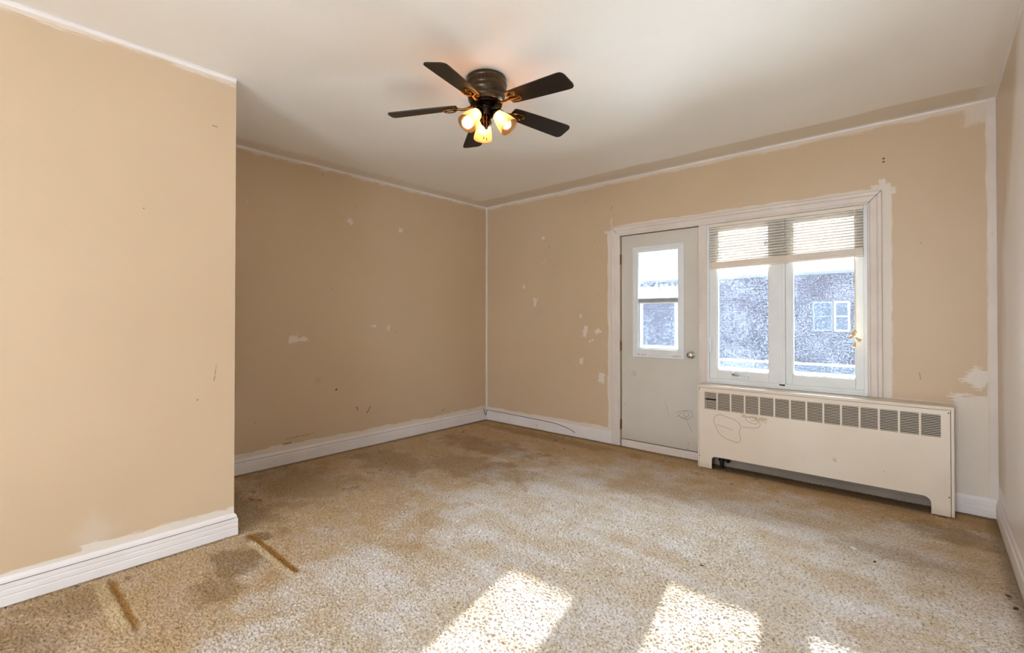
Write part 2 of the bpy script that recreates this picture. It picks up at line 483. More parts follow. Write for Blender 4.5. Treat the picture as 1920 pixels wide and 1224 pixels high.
# carpet ------------------------------------------------------------
def carpet_mat():
    g = G('stained_beige_carpet')
    x, y = g.x, g.y
    xy = g.vec(x, y, 0.0)
    n1 = g.noise(1.3, 4, xy); n2 = g.noise(4.5, 5, xy, 0.65); n3 = g.noise(16, 4, xy, 0.7); tuft = g.noise(150, 2, xy)
    stv = g.noise(1, 5, g.vec(x*2.2, y*7.5, 0.0), 0.65)
    light = srgb(226, 221, 218); mid = srgb(210, 196, 174); brown = srgb(178, 140, 84); dark = srgb(112, 84, 48)
    # worn light traffic area in the middle and to the right
    c = g.mix(g.step(n2*0.9 + stv*1.1 + n1*0.5, -0.22, 0.28), mid, light)
    fleck = g.noise(95, 3, g.vec(x*0.8, y*1.25, 0.0), 0.7)
    c = g.mix(g.step(fleck, 0.0, -0.15)*0.55, c, srgb(128, 106, 80))
    c = g.mix(g.step(fleck, 0.03, 0.16)*0.5, c, srgb(240, 234, 228))
    # browner towards the left and the far walls
    left = g.step(x + n1*2.2 + n2*1.6 + n3*0.5 + (y+3.0)*0.22, 2.45, 1.35)
    far = g.step(y*-1.0 + n1*1.2 + n2*1.3 + n3*0.4 + x*0.22, 1.75, 0.75)
    rad = g.step(y*-1.0 + n2*0.5 + stv*0.3, 0.62, 0.22)
    rt = g.step(W - x + n2*0.3 + stv*0.4, 0.55, 0.1)*g.step(y, -1.7, -0.7)
    c = g.mix(g.mx(left*0.72, far*0.80, rad*0.9, rt*0.6)*(n3*0.5+0.88), c, brown)
    spots = g.step(n2 + n3*0.7 + n1*0.4, 0.08, 0.30)
    c = g.mix(spots*(g.mx(left, far, rad)*0.65+0.12), c, dark)
    mild = g.step(g.noise(2.6, 5, g.vec(x+7.3, y*1.6, 0.0), 0.6), 0.08, 0.26)
    c = g.mix(mild*0.45, c, srgb(176, 136, 84))
    # named stains
    def blob(cx, cy, rx, ry, e=0.35, amp=0.9):
        d = g.math('SQRT', ((x-cx)*(1/rx))*((x-cx)*(1/rx)) + ((y-cy)*(1/ry))*((y-cy)*(1/ry)))
        return g.step(d + n2*amp*3.2 + n3*amp*1.8, 1+e, 1-e)
    st = g.mx(blob(1.46, -3.22, .15, .13)*0.55, blob(1.62, -3.38, .11, .10)*0.42, blob(0.72, -2.98, .5, .14)*0.45, blob(1.22, -3.05, .08, .07)*0.7,
              blob(0.55, -2.5, .45, .3)*0.32, blob(0.9, -0.85, .6, .18)*0.38, blob(1.25, -1.4, .5, .25)*0.28, blob(0.55, -1.75, .45, .22)*0.32,
              blob(1.1, -0.22, .9, .09)*0.35, blob(1.30, -3.80, .16, .12)*0.4, blob(1.5, -4.0, .3, .15)*0.4, blob(4.05, -0.45, .25, .12)*0.4, blob(3.9, -0.95, .25, .1)*0.2)
    c = g.mix(st, c, dark)
    c = g.mix(g.mx(blob(3.42, -1.15, .16, .08), blob(3.75, -1.45, .2, .10), blob(3.95, -1.75, .2, .16), blob(2.9, -1.75, .2, .1))*0.28, c, srgb(180, 142, 92))
    c = g.mix(g.step(g.ab(y+0.085), .09, .03)*g.step(g.ab(x-3.36), .80, .74)*0.65, c, srgb(84, 66, 44))  # carpet darker across the footprint of the radiator cover
    # two crushed furniture grooves, yellowed
    gn = g.noise(12, 3, xy)
    g1 = g.step(g.ab(y+3.064 + gn*0.02), 0.020, 0.010)*g.step(g.ab(x-1.46), 0.31, 0.27)
    g2 = g.step(g.ab(y+3.667 + gn*0.03), 0.020, 0.008)*g.step(g.ab(x-1.43), 0.30, 0.22)
    c = g.mix(g.mx(g1*0.9, g2*0.75), c, srgb(146, 98, 28))
    l1 = g.step(g.ab(y+3.10), 0.022, 0.006)*g.step(g.ab(x-1.50), 0.27, 0.2); l2 = g.step(g.ab(y+3.71), 0.03, 0.01)*g.step(g.ab(x-1.43), 0.28, 0.2)
    c = g.mix(g.mx(l1, l2)*0.5, c, srgb(222, 200, 160))
    # red spots
    c = g.mix(g.mx(blob(0.60, -2.86, .035, .012, .5, .5), blob(0.665, -2.825, .014, .016, .5, .5))*0.7, c, srgb(160, 60, 60))
    c = g.mix(blob(1.75, -1.95, .03, .01, .5, .5)*0.4, c, srgb(180, 80, 70))
    # small dark specks all over
    sp = g.step(g.noise(24, 2, g.vec(x, y, 3.0), 0.3), 0.29, 0.32)
    c = g.mix(sp*0.6, c, srgb(84, 62, 42))
    # darker line along the walls
    edge = g.mn(g.x*1.0, g.y*-1.0, W-g.x)
    c = g.mix(g.step(edge + n3*0.06, 0.085, 0.02)*0.55, c, srgb(86, 66, 38))
    pe = g.step(g.x-PX+n3*0.03, 0.05, 0.015)*g.step(y, PY+0.06, PY)*0.5
    c = g.mix(pe, c, srgb(100, 80, 50))
    c = g.mix(g.step(fleck, 0.0, -0.15)*0.35, c, srgb(96, 76, 52))
    c = g.mix(g.step(tuft, -0.05, 0.25)*0.15, c, srgb(240, 214, 170))
    return g.surf(c, 0.95, g.bump(g.noise(420, 3), 0.5, 0.003), spec=0.1)
M_carpet = carpet_mat()

# ------------------------------------------------------------------ floor: carpet with real tufts where it is seen
def axis_pts(knots):
    out = []
    for (a, b, s) in knots:
        n = max(1, int(round((b-a)/s))); out += list(np.linspace(a, b, n, endpoint=False))
    out.append(knots[-1][1]); return np.array(out)
def carpet_mesh():
    xs = axis_pts([(-0.01, 1.0, .0065), (1.0, W+0.01, .0045)])
    ys = axis_pts([(YB, -4.15, .05), (-4.15, -1.9, .0042), (-1.9, -0.9, .0058), (-0.9, 0.02, .008)])
    X, Y = np.meshgrid(xs, ys)
    rng = np.random.default_rng(5)
    cx, cy = 0.0115, 0.0095
    nx, ny = int(5/cx)+6, int(8/cy)+6
    jx = rng.uniform(.05, .95, (ny, nx)); jy = rng.uniform(.18, .82, (ny, nx)); hh = rng.uniform(.55, 1.0, (ny, nx)); rr = rng.uniform(.8, 1.15, (ny, nx))
    I = np.floor((X+.05)/cx).astype(int)+2; J = np.floor((Y-YB+.02)/cy).astype(int)+2
    Z = np.zeros_like(X)
    for di in (-1, 0, 1):
        for dj in (-1, 0, 1):
            i = np.clip(I+di, 0, nx-1); j = np.clip(J+dj, 0, ny-1)
            px = (i-2+jx[j, i])*cx-.05; py = (j-2+jy[j, i])*cy+YB-.02
            d2 = ((X-px)/(.0064*rr[j, i]))**2 + ((Y-py)/(.0052*rr[j, i]))**2
            Z = np.maximum(Z, hh[j, i]*np.sqrt(np.clip(1-d2, 0, 1)))
    fade = np.clip((-0.5-Y)/0.9, 0.45, 1)
    low = (np.sin(X*5.1+Y*3.3)+np.sin(X*2.3-Y*7.7)+np.sin(X*11+Y*6))*0.0008
    Z = Z*0.0100*fade + low - 0.0100
    for gy, gx, gw in ((-3.064, 1.46, .30), (-3.667, 1.43, .29)):
        Z -= 0.006*np.exp(-((Y-gy)/.011)**2)*(np.abs(X-gx) < gw)
    nyv, nxv = X.shape
    co = np.stack([X, Y, Z], -1).reshape(-1, 3).astype(np.float32)
    idx = np.arange(nyv*nxv).reshape(nyv, nxv)
    q = np.stack([idx[:-1, :-1], idx[:-1, 1:], idx[1:, 1:], idx[1:, :-1]], -1).reshape(-1, 4)
    me = bpy.data.meshes.new('floor')
    me.vertices.add(len(co)); me.vertices.foreach_set('co', co.ravel())
    me.loops.add(q.size); me.loops.foreach_set('vertex_index', q.ravel().astype(np.int32))
    me.polygons.add(len(q)); me.polygons.foreach_set('loop_start', (np.arange(len(q))*4).astype(np.int32))
    me.polygons.foreach_set('loop_total', np.full(len(q), 4, np.int32))
    me.update(calc_edges=True)
    me.polygons.foreach_set('use_smooth', np.ones(len(q), bool))
    me.materials.append(M_carpet)
    o = bpy.data.objects.new('floor', me); COL.objects.link(o); o['kind'] = 'structure'
    o['label'] = 'worn beige cut pile carpet with brown stains'
carpet_mesh()

# ------------------------------------------------------------------ room shell
def struct(name, bm, m, label=None):
    o = new_obj(name, bm, m, kind='structure')
    if label: o['label'] = label
    return o
bm = bmesh.new(); box(bm, -0.15, W+0.15, YB-0.1, 0.2, H, H+0.12); struct('ceiling', bm, M_ceil, 'off white painted ceiling with brushed touch-ups')
bm = bmesh.new(); box(bm, -0.12, 0.0, -3.3, 0.14, -0.06, H); struct('wall_left', bm, M_left, 'tan wall with small filler patches, left of the far corner')
bm = bmesh.new(); box(bm, PX-1.3, PX, YB, PY, -0.06, H); struct('wall_partition', bm, M_part, 'tan near wall at the left edge with an outside corner')
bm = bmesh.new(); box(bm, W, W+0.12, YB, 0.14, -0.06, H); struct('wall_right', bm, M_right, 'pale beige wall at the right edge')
bm = bmesh.new(); box(bm, PX, W, YB-0.1, YB, -0.06, H); struct('wall_front', bm, simple('rear_wall_paint', TAN, 0.5), 'tan wall behind the camera')
# window wall with door and window openings
DX0, DX1, DZ1 = 1.795, 2.545, 1.998
WX0, WX1, WZ0, WZ1 = 2.600, 3.697, 0.690, 1.998
bm = bmesh.new()
T = 0.14
box(bm, -0.12, DX0, 0, T, -0.06, H); box(bm, DX0, WX1, 0, T, DZ1, H); box(bm, DX1, WX0, 0, T, -0.06, DZ1)
box(bm, WX0, WX1, 0, T, -0.06, WZ0); box(bm, WX1, W+0.12, 0, T, -0.06, H)
struct('wall_back', bm, M_back, 'tan wall with white filler patches that holds door and window')

# baseboards
BP = [(0, 0), (.014, 0), (.0145, .034), (.0125, .037), (.0145, .040), (.0145, .058), (.0125, .061), (.0145, .064), (.0145, .078), (.011, .083), (.012, .087), (.009, .091), (.0085, .100), (.006, .108), (.003, .113), (0, .114)]
BP2 = [(0, 0), (.0155, 0), (.016, .034), (.0135, .038), (.016, .042), (.016, .060), (.0145, .066), (.016, .070), (.0155, .088), (.0105, .0895), (.0105, .0915), (.012, .093), (.010, .104), (.005, .112), (0, .116)]
def base(name, path, side, prof=BP, label=None, mat=None):
    bm = bmesh.new(); moulding(bm, path, [(d, z-0.003 if z == 0 else z) for d, z in prof], side); struct(name, bm, mat or M_trim, label)
base('baseboard_left', [(0, PY), (0, 0.0)], -1, label='white ribbed baseboard along the far left wall')
base('baseboard_partition', [(PX, YB), (PX, PY), (0.02, PY)], -1, BP2, 'white baseboard on the near left wall')
base('baseboard_back', [(0.0, 0), (1.716, 0)], -1, label='white baseboard between far corner and door')
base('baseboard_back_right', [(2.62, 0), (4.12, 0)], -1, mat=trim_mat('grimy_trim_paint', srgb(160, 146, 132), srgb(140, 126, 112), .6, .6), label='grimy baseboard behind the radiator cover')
base('baseboard_back_corner', [(4.12, 0), (W, 0)], -1, label='white baseboard right of the radiator cover')
base('baseboard_right', [(W, 0), (W, YB)], -1, label='white baseboard on the right wall')
for par, path, dd, zz in (('baseboard_partition', [(PX, YB), (PX, PY)], .0113, .0905), ('baseboard_left', [(0, PY), (0, -.03)], .0100, .0900)):
    bm = bmesh.new(); moulding(bm, path, [(0.004, zz-.0009), (dd+.0006, zz-.0009), (dd+.0006, zz+.0009), (0.004, zz+.0009)], -1)
    new_obj('caulk_gap', bm, simple('caulk_gap_brown', srgb(120, 98, 80), .8), bpy.data.objects[par])
# joints at the ceiling and in the corners
def cove(r, n=4): return [(0, H)] + [(r*(1-math.sin(a)), H-r*(1-math.cos(a))) for a in (PI/2*k/n for k in range(n+1))][::-1][:0] + [(0, H-r)] + [(r*(1-math.cos(PI/2*k/n)), H-r+r*math.sin(PI/2*k/n)) for k in range(1, n+1)]
for nm, path, side, r, lb in (('trim_1', [(0, PY), (0, 0)], -1, .016, 'white bead where left wall meets ceiling'),
                          ('trim_2', [(0, 0), (W, 0)], -1, .012, 'white bead where window wall meets ceiling'),
                          ('trim_3', [(PX, YB), (PX, PY)], -1, .018, 'white bead where near left wall meets ceiling'),
                          ('trim_4', [(W, 0), (W, YB)], -1, .012, 'white bead where right wall meets ceiling')):
    bm = bmesh.new(); moulding(bm, path, cove(r), side); struct(nm, bm, M_trim, lb)
bm = bmesh.new(); box(bm, 0.0, .011, -.011, 0, .105, H, .003); struct('trim_5', bm, M_trim, 'white bead in the far corner')
bm = bmesh.new(); box(bm, W-.040, W, -.006, 0, .105, H, .002); struct('trim_6', bm, M_casing, 'white strip in the right corner')

# casing round door and window ---------------------------------------
def casing_prof(w, inner_first=True):
    # offsets along width (0 = inner edge), and projection from the wall
    return [(0, 0), (0, .010), (.004, .014), (.014, .015), (.016, .012), (.020, .015), (.050*w/.08, .017), (.054*w/.08, .013), (.060*w/.08, .019), (w-.004, .021), (w, .017), (w, 0)]
def casing(bm, pts, w):
    """casing swept along an open path in the xz plane, growing to the outside of the opening"""
    pr = casing_prof(w)
    P = [Vector((x, z)) for x, z in pts]
    dirs = [(P[i+1]-P[i]).normalized() for i in range(len(P)-1)]
    nr = [Vector((-d.y, d.x)) for d in dirs]
    rings = []
    for i, p in enumerate(P):
        if i == 0: m = nr[0]
        elif i == len(P)-1: m = nr[-1]
        else: m = nr[i-1]+nr[i]; m = m/m.dot(nr[i])
        rings.append([bm.verts.new((p.x+m.x*a, -b, p.y+m.y*a)) for a, b in pr])
    for A, B in zip(rings, rings[1:]):
        for k in range(len(pr)-1): bm.faces.new((A[k], A[k+1], B[k+1], B[k]))
    bm.faces.new(rings[0]); bm.faces.new(rings[-1][::-1])
bm = bmesh.new()
casing(bm, [(DX0, 0.0), (DX0, DZ1), (WX1, DZ1), (WX1, 0.668)], 0.082)
struct('trim_7', bm, M_casing, 'white moulded casing round door and window')
bm = bmesh.new(); box(bm, DX1, WX0+0.012, -.014, 0.02, 0.0, DZ1, .003); box(bm, DX1+.014, DX1+.020, -.0165, -.012, 0.0, DZ1, .001); box(bm, WX0-.012, WX0-.006, -.0165, -.012, .67, DZ1, .001)
struct('trim_8', bm, M_casing, 'white post between door and window')
# mitre cracks
def crack(parent_name, pts, w, n=Vector((0, -1, 0))):
    bm = bmesh.new(); ribbon(bm, pts, w, n); return bm
tr7 = bpy.data.objects['trim_7']; tr8 = bpy.data.objects['trim_8']
for pts in ([(WX1+.004, -.0175, DZ1+.004), (WX1+.03, -.0182, DZ1+.03), (WX1+.08, -.0222, DZ1+.08)], [(DX0-.03, -.0182, DZ1+.03), (DX0-.08, -.0222, DZ1+.08)]):
    new_obj('mitre_gap', crack('', pts, .003), M_crack, tr7)

# ------------------------------------------------------------------ door
door = new_obj('door_1', (lambda b: (box(b, DX0+.008, DX1-.004, .012, .052, .012, GX[0]*0+.90, .0), b)[1])(bmesh.new()), M_door, kind='structure')
# rebuild the slab with a real hole for the lite
bm = bmesh.new()
a0, a1, z0, z1 = 1.960, 2.375, 0.905, 1.838
x0, x1 = DX0+.009, DX1-.005
box(bm, x0, a0, .012, .054, .062, DZ1-.006); box(bm, a1, x1, .012, .054, .062, DZ1-.006)
box(bm, a0, a1, .012, .054, .062, z0); box(bm, a0, a1, .012, .054, z1, DZ1-.006)
bmesh.ops.remove_doubles(bm, verts=bm.verts[:], dist=1e-5)
me = bpy.data.meshes.new('door_slab'); bmesh.ops.recalc_face_normals(bm, faces=bm.faces[:]); bm.to_mesh(me); bm.free(); me.materials.append(M_door)
door.data = me; door['label'] = 'off white exterior door with two-pane glazed opening, left of the window'
bm = bmesh.new(); frame(bm, 1.924, 2.410, .851, 1.873, 0, .000, .012, .003, (.020, .020, .020, .020))
frame(bm, 1.944, 2.390, .871, 1.853, 0, .003, .030, .004, (.034, .034, .055, .034))
lf = new_obj('glazing_frame', bm, M_vinyl, door)
bm = bmesh.new(); box(bm, 1.975, 2.36, .008, .034, 1.356, 1.384, .003); box(bm, 1.975, 2.36, .016, .030, 1.384, 1.392, .002); new_obj('glazing_bar', bm, simple('grey_bar', srgb(160, 160, 158), .4, nscale=20, namp=.1), door)
bm = bmesh.new(); frame(bm, 1.976, 2.358, .924, 1.358, .012, .026, .040, .002); new_obj('lower_sash', bm, M_vinyl, door)
bm = bmesh.new(); box(bm, 1.972, 2.362, .044, .048, 1.372, 1.83); new_obj('glass_pane', bm, M_glassDU, door)
bm = bmesh.new(); box(bm, 1.980, 2.354, .031, .035, .93, 1.356); new_obj('glass_pane', bm, M_glassDL, door)
for z in (1.772, 0.945, 0.20):
    bm = bmesh.new(); box(bm, DX0-.003, DX0+.010, -.0005, .020, z-.045, z+.045, .001)
    tube(bm, [(DX0+.003, -.004, z-.047), (DX0+.003, -.004, z+.047)], .0048, 10)
    for k in range(3): tube(bm, [(DX0+.003, -.004, z-.030+.028*k), (DX0+.003, -.004, z-.028+.028*k)], .0056, 10)
    new_obj('hinge', bm, M_brass, door, True)
Mk = Matrix.Translation((2.474, .012, .892)) @ Matrix.Rotation(PI/2, 4, 'X')
kn = new_obj('knob', (lambda b: (lathe(b, [(0, 0), (.030, 0), (.031, .003), (.027, .007), (.015, .010), (.011, .015), (.011, .026), (.017, .031), (.0235, .038), (.0255, .046), (.0235, .055), (.017, .060), (.009, .0605), (.008, .059), (0, .059)], 32, Mk), b)[1])(bmesh.new()), M_chrome, door, True)
kn['label'] = 'round chrome door knob'
bm = bmesh.new(); box(bm, x0, x1, .004, .052, -.012, .060, .003); box(bm, x0, x1, .001, .006, .022, .034, .001); new_obj('door_sweep', bm, M_casing, door)
bm = bmesh.new(); box(bm, x0, x1, .0025, .012, .0600, .0635); new_obj('sweep_gap', bm, M_crack, door)
bm = bmesh.new(); box(bm, DX0-.0, DX1, .050, .1399, -.05, .050, .002); struct('trim_9', bm, simple('threshold_metal', srgb(110, 100, 88), .5, .5), 'metal threshold under the door')
# frame jambs of the door with a dark weather strip
bm = bmesh.new(); box(bm, DX0, DX0+.0085, .03, .14, 0, DZ1); box(bm, DX1-.0045, DX1, .03, .14, 0, DZ1); box(bm, DX0, DX1, .03, .14, DZ1-.0055, DZ1)
struct('trim_10', bm, M_crack, 'dark weather strip round the door')
# pencil scribble on the door
def P3(px, pz, y): return (px, y, pz)
yd = .0118
sc_pts = [(2.33, .37), (2.37, .395), (2.42, .40), (2.45, .375), (2.42, .345), (2.38, .34), (2.36, .36), (2.40, .39), (2.44, .41), (2.47, .40), (2.48, .365), (2.44, .335), (2.40, .33), (2.36, .35), (2.34, .34)]
bm = bmesh.new(); ribbon(bm, spline([P3(a, b, yd) for a, b in sc_pts]), .0022); ribbon(bm, spline([P3(a, b, yd) for a, b in ((2.40, .38), (2.43, .32), (2.47, .24), (2.475, .225))]), .002)
ribbon(bm, spline([P3(a, b, yd) for a, b in ((2.23, .46), (2.25, .41), (2.27, .345))]), .0016)
s = new_obj('pencil_scribble', bm, M_ink, door); s['label'] = 'looping pencil scribble'
bm = bmesh.new()
random.seed(3)
for cx in (1.99, 2.02, 2.05, 2.31, 2.34, 2.37):
    p = [(cx+random.uniform(-.018, .018), .0, .874+random.uniform(-.006, .008)) for _ in range(4)]
    ribbon(bm, spline([(a, -.0002, c) for a, b, c in p], 4), .0028)
s = new_obj('crayon_mark', bm, M_red, door); s['label'] = 'small red crayon marks'

# ------------------------------------------------------------------ window
win = bpy.data.objects.new('window_1', None); COL.objects.link(win); win['kind'] = 'structure'; win.location = (WX0, 0, WZ0)
win['label'] = 'white two-sash window above the radiator cover'
def wobj(name, bm, m, parent=win, **k):
    o = new_obj(name, bm, m, parent, **k)
    if parent is win: o.matrix_parent_inverse = Matrix.Translation(win.location).inverted()
    return o
YF = -.004
bm = bmesh.new(); frame(bm, WX0, WX1, WZ0-.02, WZ1, 0, YF, .135, .002, (.026, .020, .036, .030))
box(bm, 3.150, 3.192, YF, .135, WZ0, WZ1-.03, .002); box(bm, 3.167, 3.173, YF-.002, YF+.004, WZ0+.01, WZ1-.05, .001)
box(bm, WX0+.001, WX1-.001, YF-.008, .0, WZ0-.022, WZ0-.004, .003)
wobj('window_frame', bm, M_vinyl)
def sash(xa, xb, za, zb, wl, wr, wb, wt, gm, gy=.050):
    bm = bmesh.new(); frame(bm, xa, xb, za, zb, 0, .012, .060, .004, (wl, wr, wb, wt))
    frame(bm, xa+wl-.001, xb-wr+.001, za+wb-.001, zb-wt+.001, .007, .026, .058, .002)
    s = wobj('sash', bm, M_vinyl)
    bm = bmesh.new(); box(bm, xa+wl-.002, xb-wr+.002, gy, gy+.004, za+wb-.002, zb-wt+.002)
    g = new_obj('glass_pane', bm, gm, s); return s
sL = sash(2.626, 3.150, .704, 1.970, .058, .076, .074, .034, M_glassL)
sR = sash(3.192, 3.677, .704, 1.970, .044, .050, .074, .034, M_glassR)
# crank, its cover, lock lever, screen clips
bm = bmesh.new(); box(bm, 2.800, 2.930, -.008, .014, .722, .742, .004); box(bm, 2.81, 2.92, -.015, -.006, .725, .736, .003)
cr = wobj('crank_cover', bm, M_vinyl)
bm = bmesh.new(); tube(bm, spline([(2.826, -.004, .741), (2.812, -.012, .752), (2.822, -.022, .762), (2.845, -.024, .752), (2.862, -.020, .742)], 6), [.005]*25, 8)
new_obj('crank_handle', bm, M_chrome, cr, True)
bm = bmesh.new(); box(bm, 2.6265, 2.646, -.012, YF+.002, .925, 1.048, .003); box(bm, 2.631, 2.641, -.020, -.010, .935, 1.035, .003, Matrix.Identity(4)); wobj('lock_lever', bm, M_vinyl)
for z, rnd in ((.868, 0), (1.800, 1)):
    bm = bmesh.new()
    if rnd:
        tube(bm, [(3.062+.018*math.cos(a), .034, z+.020*math.sin(a)) for a in (PI*.55+PI*.9*k/12 for k in range(13))], .0022, 6)
        box(bm, 3.045, 3.075, .032, .036, z-.002, z+.002)
    else:
        frame(bm, 3.044, 3.076, z-.013, z+.013, .004, .030, .036, 0)
    wobj('screen_clip', bm, M_dark)
# exterior sill, bright in the sun
bm = bmesh.new(); box(bm, WX0-.03, WX1+.03, .10, .22, WZ0-.03, WZ0+.055, .005); wobj('outer_sill', bm, M_vinyl)

# ------------------------------------------------------------------ blind
bl = thing('venetian_blind', 'cream slatted venetian blind drawn halfway up the window', 'blind', (3.155, .0, 1.70))
def bobj(name, bm, m, parent=bl, smooth=False):
    o = new_obj(name, bm, m, parent, smooth)
    if parent is bl: o.matrix_parent_inverse = Matrix.Translation(bl.location).inverted()
    return o
g = G('cream_blind_slat')
pb = g.N.new('ShaderNodeBsdfPrincipled'); pb.inputs['Base Color'].default_value = srgb(228, 214, 196); pb.inputs['Roughness'].default_value = .35
tl = g.N.new('ShaderNodeBsdfTranslucent'); tl.inputs[0].default_value = srgb(236, 222, 200)
mxs = g.N.new('ShaderNodeMixShader'); mxs.inputs[0].default_value = 0.03
g.L.new(pb.outputs[0], mxs.inputs[1]); g.L.new(tl.outputs[0], mxs.inputs[2]); g.L.new(mxs.outputs[0], g.out.inputs['Surface'])
M_slat = g.m
BX0, BX1, BY = 2.640, 3.676, -.019
bm = bmesh.new(); box(bm, BX0-.006, BX1+.004, BY-.012, BY+.012, 1.966, 1.989, .002); bobj('head_rail', bm, M_slat)
def slat(z0, z1, tilt=0.0, th=.0004):
    bm = bmesh.new()
    n = 6; rows = []
    hw = .0112
    for k in range(n+1):
        u = -hw + 2*hw*k/n
        cam_ = .0016*(1-(u/hw)**2)
        yy, zz = u*math.cos(tilt), u*math.sin(tilt)+cam_
        rows.append([bm.verts.new((BX0, BY+yy, z0+zz)), bm.verts.new((BX0*.5+BX1*.5, BY+yy, (z0+z1)/2+zz-.0004)), bm.verts.new((BX1, BY+yy, z1+zz))])
    for A, B in zip(rows, rows[1:]):
        for k in range(2): bm.faces.new((A[k], A[k+1], B[k+1], B[k]))
    r = bmesh.ops.solidify(bm, geom=bm.faces[:], thickness=th)
    return bm
zl, zr = 1.672, 1.700      # top of the stack at left and right (slightly crooked)
NS = 13
for k in range(NS):
    t = (k+0.6)/NS
    za = 1.962 + (zl-1.962)*t; zb = 1.962 + (zr-1.962)*t
    bobj('slat', slat(za, zb, math.radians(33)), M_slat, smooth=True)
NT = 16
for k in range(NT):
    dz = -.0026*k
    bm = bmesh.new(); o_ = random.uniform(-.0006, .0006)
    prism(bm, [(BX0, zl-.0042+dz), (BX1, zr-.0042+dz*1.1), (BX1, zr-.0018+dz*1.1), (BX0, zl-.0018+dz)], BY-.0112+o_, BY+.0112+o_)
    bobj('slat', bm, M_slat)
bm = bmesh.new()
Mr = Matrix.Translation((0, 0, 0))
pr = [(BX0-.003, zl-.0575), (BX1+.001, zr-.0625), (BX1+.001, zr-.0485), (BX0-.003, zl-.0445)]
prism(bm, pr, BY-.0115, BY+.0115); bobj('bottom_rail', bm, M_slat)
M_cord = simple('cream_cord', srgb(232, 222, 200), .7)
for cx in (2.725, 3.155, 3.585):
    bm = bmesh.new()
    zb = zl-.05 + (zr-zl)*(cx-BX0)/(BX1-BX0)
    for yy in (-.0125, .0125): tube(bm, [(cx, BY+yy, 1.968), (cx, BY+yy, zb)], .0006, 5)
    for k in range(NS): 
        t = (k+0.6)/NS; z = 1.962+((zl+(zr-zl)*(cx-BX0)/(BX1-BX0))-1.962)*t
        tube(bm, [(cx, BY-.0125, z-.001), (cx, BY+.0125, z-.001)], .0005, 4)
    bobj('ladder_cord', bm, M_cord)
# lift cords with knot and tassels
bm = bmesh.new()
CXp = 3.629; yc = BY-.018
tube(bm, spline([(CXp-.002, yc, 1.967), (CXp+.001, yc, 1.6), (CXp-.001, yc, 1.30), (CXp+.001, yc, 1.22)], 5), .0016, 6)
tube(bm, spline([(CXp+.003, yc+.002, 1.967), (CXp-.002, yc, 1.6), (CXp+.003, yc+.001, 1.30), (CXp-.001, yc, 1.22)], 5), .0016, 6)
for s_ in (-1, 0, 1):
    tube(bm, spline([(CXp, yc, 1.225), (CXp+.008*s_, yc-.004*abs(s_), 1.18), (CXp-.006*s_, yc+.003, 1.14), (CXp+.004*s_, yc-.003, 1.09)], 5), .0017, 6)
bobj('lift_cord', bm, M_cord, smooth=True)
M_tassel = simple('ivory_tassel', srgb(222, 194, 140), .4, nscale=60, namp=.15)
for k, (dx, dy, z, ax, ay) in enumerate(((-.010, -.004, 1.110, .5, .2), (.016, -.002, 1.062, -.8, .3), (-.004, -.006, 1.024, .25, -.2), (-.016, .000, 1.082, .9, .1))):
    bm = bmesh.new(); M = Matrix.Translation((CXp+dx, yc+dy, z)) @ Euler((ay, ax, 0)).to_matrix().to_4x4()
    lathe(bm, [(0, .021), (.004, .020), (.0055, .014), (.0095, -.004), (.0115, -.014), (.011, -.018), (0, -.018)], 14, M)
    bobj('tassel', bm, M_tassel, smooth=True)
bm = bmesh.new()
for k in range(4):
    a0_ = k*1.4
    tube(bm, [(CXp+.011*math.cos(a+a0_)*(1-.2*k), yc-.004+.006*math.sin(a*1.0), 1.112+.008*math.sin(a+a0_)+.004*k) for a in (2*PI*j/10 for j in range(11))], .0018, 6, False)
bobj('cord_knot', bm, M_cord, smooth=True)

# ------------------------------------------------------------------ radiator cover
rc = thing('radiator_cover', 'off white metal radiator cover with a row of fourteen grilles, below the window', 'radiator cover', (3.36, -.085, 0))
def robj(name, bm, m, parent=rc, smooth=False):
    o = new_obj(name, bm, m, parent, smooth)
    if parent is rc: o.matrix_parent_inverse = Matrix.Translation(rc.location).inverted()
    return o
RX0, RX1, RY, RZ = 2.590, 4.128, -.169, .662
bm = bmesh.new()
box(bm, RX0, RX0+.010, RY+.001, -.0165, 0, RZ-.004, .002)
box(bm, RX1-.015, RX1, RY+.001, -.0165, 0, RZ-.004, .002)
box(bm, RX0-.003, RX1+.002, RY-.002, -.001, RZ-.006, RZ+.004, .003)
box(bm, RX0+.010, RX1-.015, RY+.001, RY+.012, RZ-.016, RZ-.006, .001)
robj('cover_shell', bm, M_cover)
# front panel: polygon pieces leaving real openings
fx0, fx1 = RX0+.0125, RX1-.0175
zt, zg1, zg0 = RZ-.018, .614, .476
bm = bmesh.new()
yf0, yf1 = RY, RY+.0035
low = [(fx0, 0.0), (2.700, 0.0), (2.700, .070)] + [(2.700+.030*(1-math.cos(PI/2*k/6)), .070+.030*math.sin(PI/2*k/6)) for k in range(1, 7)]
low += [(4.021-.040+.040*math.sin(PI/2*k/8), .062+.040*math.cos(PI/2*k/8)) for k in range(0, 9)] + [(4.021, 0.0), (fx1, 0.0)]
for (xa, za), (xb, zb_) in zip(low, low[1:]):
    if xb-xa > 1e-5: prism(bm, [(xa, za), (xb, zb_), (xb, zg0), (xa, zg0)], yf0, yf1)
gx = [2.6455+.10235*k for k in range(14)]; gw = .0915
box(bm, fx0, fx1, yf0, yf1, zg1, zt)
xs_ = [fx0] + [v for g0 in gx for v in (g0, g0+gw)] + [fx1]
for k in range(0, len(xs_), 2): box(bm, xs_[k], xs_[k+1], yf0, yf1, zg0, zg1)
fp = robj('front_panel', bm, M_cover)
